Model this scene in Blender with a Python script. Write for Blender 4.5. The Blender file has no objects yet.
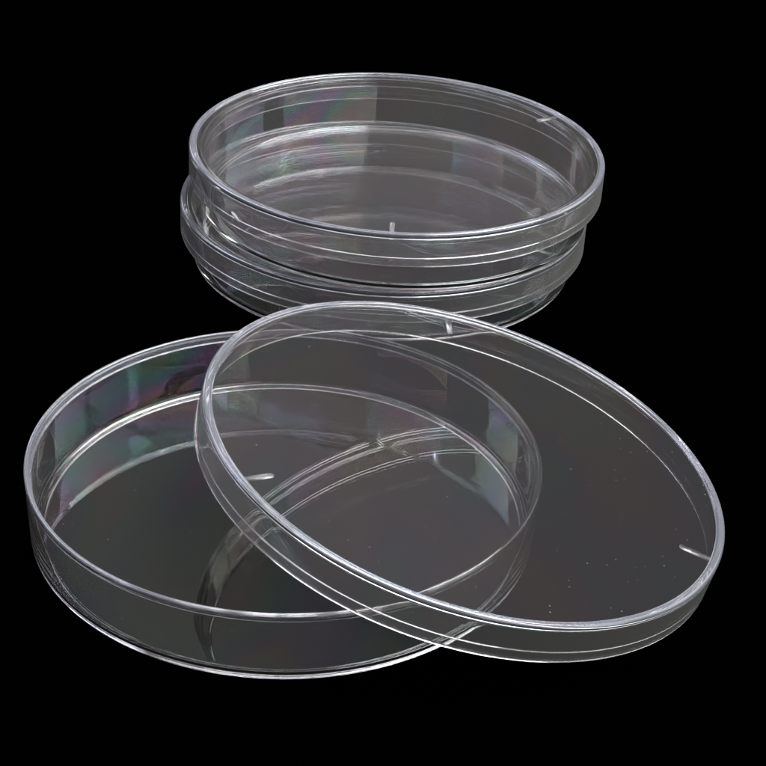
import bpy, bmesh, math
from mathutils import Vector, Matrix

MM = 0.001
scene = bpy.context.scene
COL = scene.collection

# ------------------------------------------------------------------ camera
F_PX, CX, CY, SIZE = 1616.965, 428.692, 377.396, 766.0
PITCH, ROLL = 0.532, -0.077
cam = bpy.data.cameras.new('camera')
cam_ob = bpy.data.objects.new('camera', cam)
COL.objects.link(cam_ob)
cam.sensor_fit = 'HORIZONTAL'
cam.sensor_width = 36.0
cam.lens = F_PX / SIZE * 36.0
cam.shift_x = (SIZE / 2 - CX) / SIZE
cam.shift_y = (CY - SIZE / 2) / SIZE
cam.clip_start = 0.01
cam.clip_end = 50.0
cp, sp = math.cos(PITCH), math.sin(PITCH)
R0, U0, F0 = Vector((1, 0, 0)), Vector((0, sp, cp)), Vector((0, cp, -sp))
ca, sa = math.cos(ROLL), math.sin(ROLL)
RX = R0 * ca - U0 * sa
UX = R0 * sa + U0 * ca
m = Matrix((RX, UX, -F0)).transposed().to_4x4()
m.translation = Vector((0, -230.713, 165.754)) * MM
cam_ob.matrix_world = m
scene.camera = cam_ob

# ------------------------------------------------------------------ world: the dim grey of an unlit studio
world = bpy.data.worlds.new("World")
scene.world = world
world.use_nodes = True
bg = world.node_tree.nodes['Background']
bg.inputs['Color'].default_value = (1.0, 0.95, 0.96, 1)
wt = world.node_tree
w_tc = wt.nodes.new('ShaderNodeTexCoord')
w_sp = wt.nodes.new('ShaderNodeSeparateXYZ')
w_mr = wt.nodes.new('ShaderNodeMapRange')          # dimmer towards the ground, shaped to set the grey reflected in the plates
w_mr.inputs['From Min'].default_value = 0.25
w_mr.inputs['From Max'].default_value = 0.85
w_mr.inputs['To Min'].default_value = 0.07
w_mr.inputs['To Max'].default_value = 0.365
wt.links.new(w_tc.outputs['Generated'], w_sp.inputs[0])
wt.links.new(w_sp.outputs['Z'], w_mr.inputs['Value'])
wt.links.new(w_mr.outputs[0], bg.inputs['Strength'])

# ------------------------------------------------------------------ studio lamps
def softbox(name, az, el, dist, w, h, radiance, color):
    """A rectangular area lamp, az measured from the right (+x) counter-clockwise."""
    l = bpy.data.lights.new(name, 'AREA')
    l.shape = 'RECTANGLE'
    l.size, l.size_y = w, h
    l.color = color
    l.energy = radiance * w * h * math.pi
    o = bpy.data.objects.new(name, l)
    COL.objects.link(o)
    a, e = math.radians(az), math.radians(el)
    d = Vector((math.cos(a) * math.cos(e), math.sin(a) * math.cos(e), math.sin(e)))
    o.location = Vector((0, 0.03, 0)) + d * dist
    o.rotation_euler = d.to_track_quat('Z', 'Y').to_euler()
    return o

# a bank of window-like boxes on the right, two rows
softbox('softbox', -40, 18.5, 1.4, 1.66, 0.36, 2.4, (0.98, 1.0, 0.98))
softbox('softbox', 29, 18.5, 1.4, 0.92, 0.36, 2.4, (0.98, 1.0, 0.98))
softbox('softbox', -35, 36, 1.4, 1.45, 0.46, 2.9, (0.98, 1.0, 0.98))
softbox('softbox', 22, 36, 1.4, 1.42, 0.46, 2.9, (0.98, 1.0, 0.98))
softbox('softbox', 47, 58, 1.3, 0.90, 0.50, 15.0, (0.98, 0.99, 1.0))       # high, right and behind
softbox('softbox', 90, 86, 1.2, 1.0, 0.50, 6.0, (0.95, 0.96, 1.0))        # overhead
softbox('softbox', 150, 44, 1.3, 0.60, 0.75, 5.0, (0.84, 0.86, 1.0))      # left, a little behind
softbox('softbox', 213, 42, 1.3, 0.8, 0.6, 2.8, (0.84, 0.86, 1.0))        # left, in front
softbox('softbox', 8, 70, 1.3, 0.60, 0.50, 14.0, (0.97, 0.98, 1.0))       # high, right; added to whiten the rims
softbox('softbox', 126, 17, 1.4, 0.22, 0.40, 3.5, (0.93, 0.94, 1.0))      # low, behind left; extra lamp added to brighten lid rims

# ------------------------------------------------------------------ render
scene.view_settings.view_transform = 'Standard'
scene.view_settings.look = 'None'
scene.view_settings.exposure = 0.0
scene.view_settings.gamma = 1.0
cy = scene.cycles
cy.max_bounces = 40
cy.glossy_bounces = 24
cy.transmission_bounces = 40
cy.diffuse_bounces = 3
cy.transparent_max_bounces = 24
cy.caustics_reflective = False
cy.caustics_refractive = False
cy.blur_glossy = 0.0
cy.use_denoising = True
cy.use_adaptive_sampling = True
cy.adaptive_threshold = 0.006
cy.sample_clamp_indirect = 12.0

# ------------------------------------------------------------------ materials
def nt(name):
    mt = bpy.data.materials.new(name)
    mt.use_nodes = True
    t = mt.node_tree
    t.nodes.clear()
    return mt, t, t.nodes.new('ShaderNodeOutputMaterial')

def plastic(name, offset, film=(300, 720), film_ior=1.505, haze=0.009, dust=0.12,
            tint=(0.75, 0.74, 0.72), rough=0.0):
    """Clear moulded polystyrene: glass-like, faint stress colours, a little dust."""
    mt, t, out = nt(name)
    N, L = t.nodes, t.links
    tc = N.new('ShaderNodeTexCoord')
    mp = N.new('ShaderNodeMapping')
    mp.inputs['Location'].default_value = offset
    mp.inputs['Rotation'].default_value = (0.0, 0.5, 0.7)
    mp.inputs['Scale'].default_value = (1.0, 0.55, 0.8)
    L.new(tc.outputs['Object'], mp.inputs['Vector'])
    p = N.new('ShaderNodeBsdfPrincipled')
    p.inputs['Base Color'].default_value = (0.985, 0.985, 0.99, 1)
    p.inputs['Roughness'].default_value = rough
    p.inputs['IOR'].default_value = 1.585
    p.inputs['Transmission Weight'].default_value = 1.0
    nz = N.new('ShaderNodeTexNoise')
    nz.inputs['Scale'].default_value = 30.0
    nz.inputs['Detail'].default_value = 1.5
    nz.inputs['Distortion'].default_value = 0.8
    L.new(mp.outputs[0], nz.inputs['Vector'])
    mr = N.new('ShaderNodeMapRange')
    mr.inputs['From Min'].default_value = 0.25
    mr.inputs['From Max'].default_value = 0.75
    mr.inputs['To Min'].default_value = film[0] if film else 0
    mr.inputs['To Max'].default_value = film[1] if film else 0
    L.new(nz.outputs['Fac'], mr.inputs['Value'])
    if film:
        L.new(mr.outputs[0], p.inputs['Thin Film Thickness'])
    p.inputs['Thin Film IOR'].default_value = film_ior
    # dust specks and the faintest haze
    df = N.new('ShaderNodeBsdfDiffuse')
    df.inputs['Color'].default_value = (*tint, 1)
    vo = N.new('ShaderNodeTexVoronoi')
    vo.voronoi_dimensions = '2D'
    vo.inputs['Scale'].default_value = 600.0
    L.new(tc.outputs['Object'], vo.inputs['Vector'])
    sep = N.new('ShaderNodeSeparateColor')
    L.new(vo.outputs['Color'], sep.inputs[0])
    size = N.new('ShaderNodeMapRange')                 # speck radius differs by cell
    size.inputs['From Min'].default_value = 0.83
    size.inputs['From Max'].default_value = 1.0
    size.inputs['To Min'].default_value = 0.0
    size.inputs['To Max'].default_value = 0.085
    L.new(sep.outputs[0], size.inputs['Value'])
    lt = N.new('ShaderNodeMath'); lt.operation = 'LESS_THAN'
    L.new(vo.outputs['Distance'], lt.inputs[0])
    L.new(size.outputs[0], lt.inputs[1])
    ms = N.new('ShaderNodeMath'); ms.operation = 'MULTIPLY_ADD'
    geo = N.new('ShaderNodeNewGeometry')               # dust settles on upward faces only
    nrm = N.new('ShaderNodeSeparateXYZ')
    L.new(geo.outputs['Normal'], nrm.inputs[0])
    up = N.new('ShaderNodeMath'); up.operation = 'GREATER_THAN'
    L.new(nrm.outputs['Z'], up.inputs[0])
    up.inputs[1].default_value = 0.6
    both = N.new('ShaderNodeMath'); both.operation = 'MULTIPLY'
    L.new(lt.outputs[0], both.inputs[0])
    L.new(up.outputs[0], both.inputs[1])
    grey = N.new('ShaderNodeMath'); grey.operation = 'MULTIPLY'   # some specks are much fainter
    L.new(both.outputs[0], grey.inputs[0])
    L.new(sep.outputs[1], grey.inputs[1])
    L.new(grey.outputs[0], ms.inputs[0])
    ms.inputs[1].default_value = dust
    ms.inputs[2].default_value = haze
    mx = N.new('ShaderNodeMixShader')
    L.new(ms.outputs[0], mx.inputs[0])
    L.new(p.outputs[0], mx.inputs[1])
    L.new(df.outputs[0], mx.inputs[2])
    L.new(mx.outputs[0], out.inputs['Surface'])
    return mt

def velvet():
    mt, t, out = nt('black_velvet')
    p = t.nodes.new('ShaderNodeBsdfPrincipled')
    p.inputs['Base Color'].default_value = (0.0001, 0.0001, 0.0001, 1)
    p.inputs['Roughness'].default_value = 1.0
    p.inputs['Specular IOR Level'].default_value = 0.0
    t.links.new(p.outputs[0], out.inputs['Surface'])
    return mt

# ------------------------------------------------------------------ mesh helpers
SEG = 768

def link(name, me, mat, parent=None):
    o = bpy.data.objects.new(name, me)
    COL.objects.link(o)
    me.materials.append(mat)
    if parent:
        o.parent = parent
    return o

def lathe(name, runs, mat, parent):
    """Spin open profile runs [(r, z), ...] in mm round z; solid lies on the left of the run."""
    bm = bmesh.new()
    for run in runs:
        rings = []
        for r, z in run:
            if r <= 1e-6:
                rings.append([bm.verts.new((0, 0, z * MM))])
            else:
                rings.append([bm.verts.new((r * MM * math.cos(2 * math.pi * j / SEG),
                                            r * MM * math.sin(2 * math.pi * j / SEG), z * MM)) for j in range(SEG)])
        for a, b in zip(rings, rings[1:]):
            for j in range(SEG):
                k = (j + 1) % SEG
                if len(a) == 1:
                    bm.faces.new((a[0], b[k], b[j]))
                elif len(b) == 1:
                    bm.faces.new((a[j], a[k], b[0]))
                else:
                    bm.faces.new((a[j], a[k], b[k], b[j]))
    for f in bm.faces:
        f.smooth = True
    me = bpy.data.meshes.new(name)
    bm.to_mesh(me)
    bm.free()
    return link(name, me, mat, parent)

def arc(cx, cz, r, a0, a1, n=10, rz=None):
    rz = r if rz is None else rz
    return [(cx + r * math.cos(math.radians(a0 + (a1 - a0) * i / n)),
             cz + rz * math.sin(math.radians(a0 + (a1 - a0) * i / n))) for i in range(n + 1)]

def empty(name, label, cat, group):
    o = bpy.data.objects.new(name, None)
    o.empty_display_size = 0.01
    COL.objects.link(o)
    o['label'], o['category'], o['group'] = label, cat, group
    return o

def petri_base(label, height, mat, r_top=43.65, r_foot=43.23):
    root = empty('petri_dish', label, 'petri dish', 'clear petri dishes')
    h = height
    under = [(0, .30), (20, .30), (38, .30), (40.6, .30)]
    foot = [(40.6, .30)] + arc(40.8, .15, .15, 90, 0, 3)[1:] \
        + arc(41.15, .20, .20, 180, 270, 4) + [(41.6, 0), (42.1, 0)] + arc(r_foot - .95, .95, .95, -90, 0, 10)
    outer = [(r_foot, .95), (r_foot + .01, 1.3), (r_foot + (r_top - r_foot) * .5, h * .5), (r_top - .02, h - .8), (r_top, h - .40)]
    rim = [(r_top, h - .40)] + arc(r_top - .40, h - .40, .40, 0, 90, 8)[1:] + arc(r_top - .40, h - .40, .40, 90, 180, 8)[1:] \
        + [(r_top - .80, h - .62)]
    rim = rim[:-1] + [(r_top - .80, h - .40)]
    zs = h - 1.7                                    # a small moulded step below the rim
    step = [(r_top - .80, zs + .3)] + arc(r_top - .95, zs + .15, .15, 0, -90, 4) + arc(r_top - 1.05, zs - .15, .15, 90, 180, 4)
    inner = [step[-1], (r_top - 1.2, zs - .8), (r_top - 1.25, h * .5), (r_foot - 1.15, 2.4), (r_foot - 1.17, 2.0)]
    top = arc(r_foot - 2.07, 2.0, .90, 0, -90, 8) + [(40.4, 1.10), (38, 1.10), (20, 1.10), (0, 1.10)]
    lathe('bottom_plate', [under, top], mat, root)
    lathe('foot_ring', [foot], FOOT, root)
    lathe('side_wall', [outer, inner], W_DISH, root)
    lathe('rim', [rim + step], EDGE, root)
    return root

def petri_lid(label, mat, rib_angles, R=46.0, h=7.27):
    root = empty('petri_dish_cover', label, 'petri dish lid', 'clear petri dish lids')
    under = [(0, -1.35), (20, -1.35), (40, -1.35), (43.6, -1.35), (44.2, -1.35)]
    shoulder = arc(44.40, -1.70, .35, 90, 0, 8)
    under += shoulder[:5]
    zs = -h + 1.75                                  # a small moulded step inside the skirt
    wall_in = shoulder[4:] + [(44.76, -2.8), (R - 1.24, zs + .8), (R - 1.24, zs + .30)]
    step = arc(R - 1.24 + .15, zs + .15, .15, 180, 270, 4) + arc(R - .92 - .15, zs - .15, .15, 90, 0, 4)
    skirt = [step[-1], (R - .92, zs - .5), (R - .92, -h + .6), (R - .92, -h + .3)]
    lip = arc(R - .62, -h + .30, .30, 180, 270, 6) + arc(R - .35, -h + .30, .35, 270, 360, 6, .30)
    outer = [(R, -h + .3), (R, -h + .6), (R, -h * .6), (R, -1.5), (R, -.95)]
    rim = [(R, -.95), (R, -.65)] + arc(R - .62, -.62, .62, 0, 90, 12) + arc(R - 1.00, -.38, .38, 90, 150, 6) \
        + arc(44.38, -.25, .25, 320, 270, 4, .20)
    top = [(44.38, -.45), (43.6, -.45), (40, -.45), (20, -.45), (0, -.45)]
    lathe('top_plate', [under, top], mat, root)
    lathe('rim', [rim], EDGE, root)
    lathe('side_wall', [wall_in + step[:1], skirt, outer], W_LID, root)
    lathe('bottom_lip', [step, lip], EDGE, root)
    for a in rib_angles:
        vent_rib(a, RIB, root)
    return root

def vent_rib(angle, mat, parent, r0=38.9, r1=44.45, w=1.0, t=.42):
    """A rounded moulded bar under the plate, pointing to the centre."""
    bm = bmesh.new()
    n = 8
    outline = [(r1, -w / 2), (r1, w / 2)] + [(r0 + w / 2 + w / 2 * math.cos(math.radians(90 + 180 * i / n)),
                                             w / 2 * math.sin(math.radians(90 + 180 * i / n))) for i in range(n + 1)]
    vs = [bm.verts.new((x * MM, y * MM, -1.36 * MM)) for x, y in outline]
    f = bm.faces.new(vs)
    ext = bmesh.ops.extrude_face_region(bm, geom=[f])
    for v in ext['geom']:
        if isinstance(v, bmesh.types.BMVert):
            v.co.z -= t * MM
    bmesh.ops.recalc_face_normals(bm, faces=bm.faces)
    bmesh.ops.bevel(bm, geom=[e for e in bm.edges if all(v.co.z < (-1.36 - t / 2) * MM for v in e.verts)],
                    offset=.2 * MM, segments=3, affect='EDGES')
    bmesh.ops.rotate(bm, verts=bm.verts, cent=(0, 0, 0), matrix=Matrix.Rotation(math.radians(angle), 3, 'Z'))
    for f in bm.faces:
        f.smooth = True
    me = bpy.data.meshes.new('vent_rib')
    bm.to_mesh(me)
    bm.free()
    link('vent_rib', me, mat, parent)

def glint_mark(angle, z, tilt, mat, parent, R=46.0):
    """A small raised moulding mark on the outside of the skirt, carrying a painted glint."""
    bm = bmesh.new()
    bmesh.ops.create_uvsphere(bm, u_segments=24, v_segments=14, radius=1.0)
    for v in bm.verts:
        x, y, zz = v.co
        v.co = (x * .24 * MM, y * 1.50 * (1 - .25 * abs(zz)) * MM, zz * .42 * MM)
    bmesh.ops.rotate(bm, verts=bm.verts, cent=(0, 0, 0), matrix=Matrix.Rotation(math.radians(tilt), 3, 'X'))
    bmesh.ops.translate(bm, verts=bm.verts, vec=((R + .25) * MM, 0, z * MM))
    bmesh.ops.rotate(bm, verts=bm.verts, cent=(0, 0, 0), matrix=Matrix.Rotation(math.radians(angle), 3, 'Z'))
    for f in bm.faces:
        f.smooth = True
    me = bpy.data.meshes.new('glint_mark')
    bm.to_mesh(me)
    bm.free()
    link('glint_mark', me, mat, parent)

# ------------------------------------------------------------------ the surface
bm = bmesh.new()
bmesh.ops.create_grid(bm, x_segments=1, y_segments=1, size=3.0)
me = bpy.data.meshes.new('black_surface')
bm.to_mesh(me); bm.free()
fl = link('black_surface', me, velvet())
fl['kind'] = 'structure'

# ------------------------------------------------------------------ the dishes
EDGE = plastic('clear_polystyrene_edge', (0, 0, 0), film=None, haze=0.10, dust=0.0, tint=(0.76, 0.78, 0.90))
GLINT = plastic('polystyrene_glint_mark', (0, 0, 0), film=None, haze=0.95, dust=0.0, tint=(0.86, 0.86, 0.86))  # near-opaque white puts a bright glint into the mark's colour
FOOT = plastic('clear_polystyrene_foot', (0, 0, 0), film=None, haze=0.20, dust=0.0, tint=(0.70, 0.71, 0.82))
RIB = plastic('clear_polystyrene_rib', (0, 0, 0), film=None, haze=0.04, dust=0.0, rough=0.30)
M1 = plastic('clear_polystyrene_a', (0.0, 0.0, 0.0))
M2 = plastic('clear_polystyrene_b', (0.31, 0.13, 0.0), film_ior=1.535)
M3 = plastic('clear_polystyrene_c', (0.57, 0.42, 0.1), film_ior=1.525)
M4 = plastic('clear_polystyrene_d', (0.77, 0.22, 0.2))
W_LID = plastic('clear_polystyrene_skirt', (0.1, 0.2, 0.3), film_ior=1.505, haze=0.12, dust=0.0)
W_DISH = plastic('clear_polystyrene_wall', (0.62, 0.05, 0.2), film_ior=1.475, haze=0.034, dust=0.0)
XA, YA, ZA = -10.687, 104.442, 27.661
XC, YC, ZC = -12.996, 105.990, 13.740
E = .02

b1 = petri_base('clear dish base on the black surface under the lower lid of the stack', ZC - 1.40 - E, M4)
b1.location = Vector((XC, YC, E)) * MM
l1 = petri_lid('lower clear lid of the stack, sandwiched between two dish bases', M2, (-30,))
l1.location = Vector((XC, YC, ZC)) * MM
b2 = petri_base('clear dish base lifted off the ground, sitting on the lower lid of the stack', ZA - 1.40 - ZC + .45 - 2 * E, M3)
b2.location = Vector((XA, YA, ZC - .45 + E)) * MM
l2 = petri_lid('clear level lid topping the stack of two dishes', M1, (-88.5, 36.3))
l2.location = Vector((XA, YA, ZA)) * MM
glint_mark(-132.8, -4.55, -26, GLINT, l2)

b3 = petri_base('open clear dish base lying in front at left, with a lid leaning over its edge', 13.18 - E, M2)
b3.location = Vector((-23.191, -.388, E)) * MM
l3 = petri_lid('tilted clear lid leaning on the rim of the open dish base', M3, (-143.6, -18.5, 96.3))
n = Vector((.226, .009, 1)).normalized()
u = Vector((0, 1, 0)).cross(n).normalized()
v = n.cross(u)
mw = Matrix((u, v, n)).transposed().to_4x4()
mw.translation = Vector((7.832, .545, 17.30)) * MM
l3.matrix_world = mw
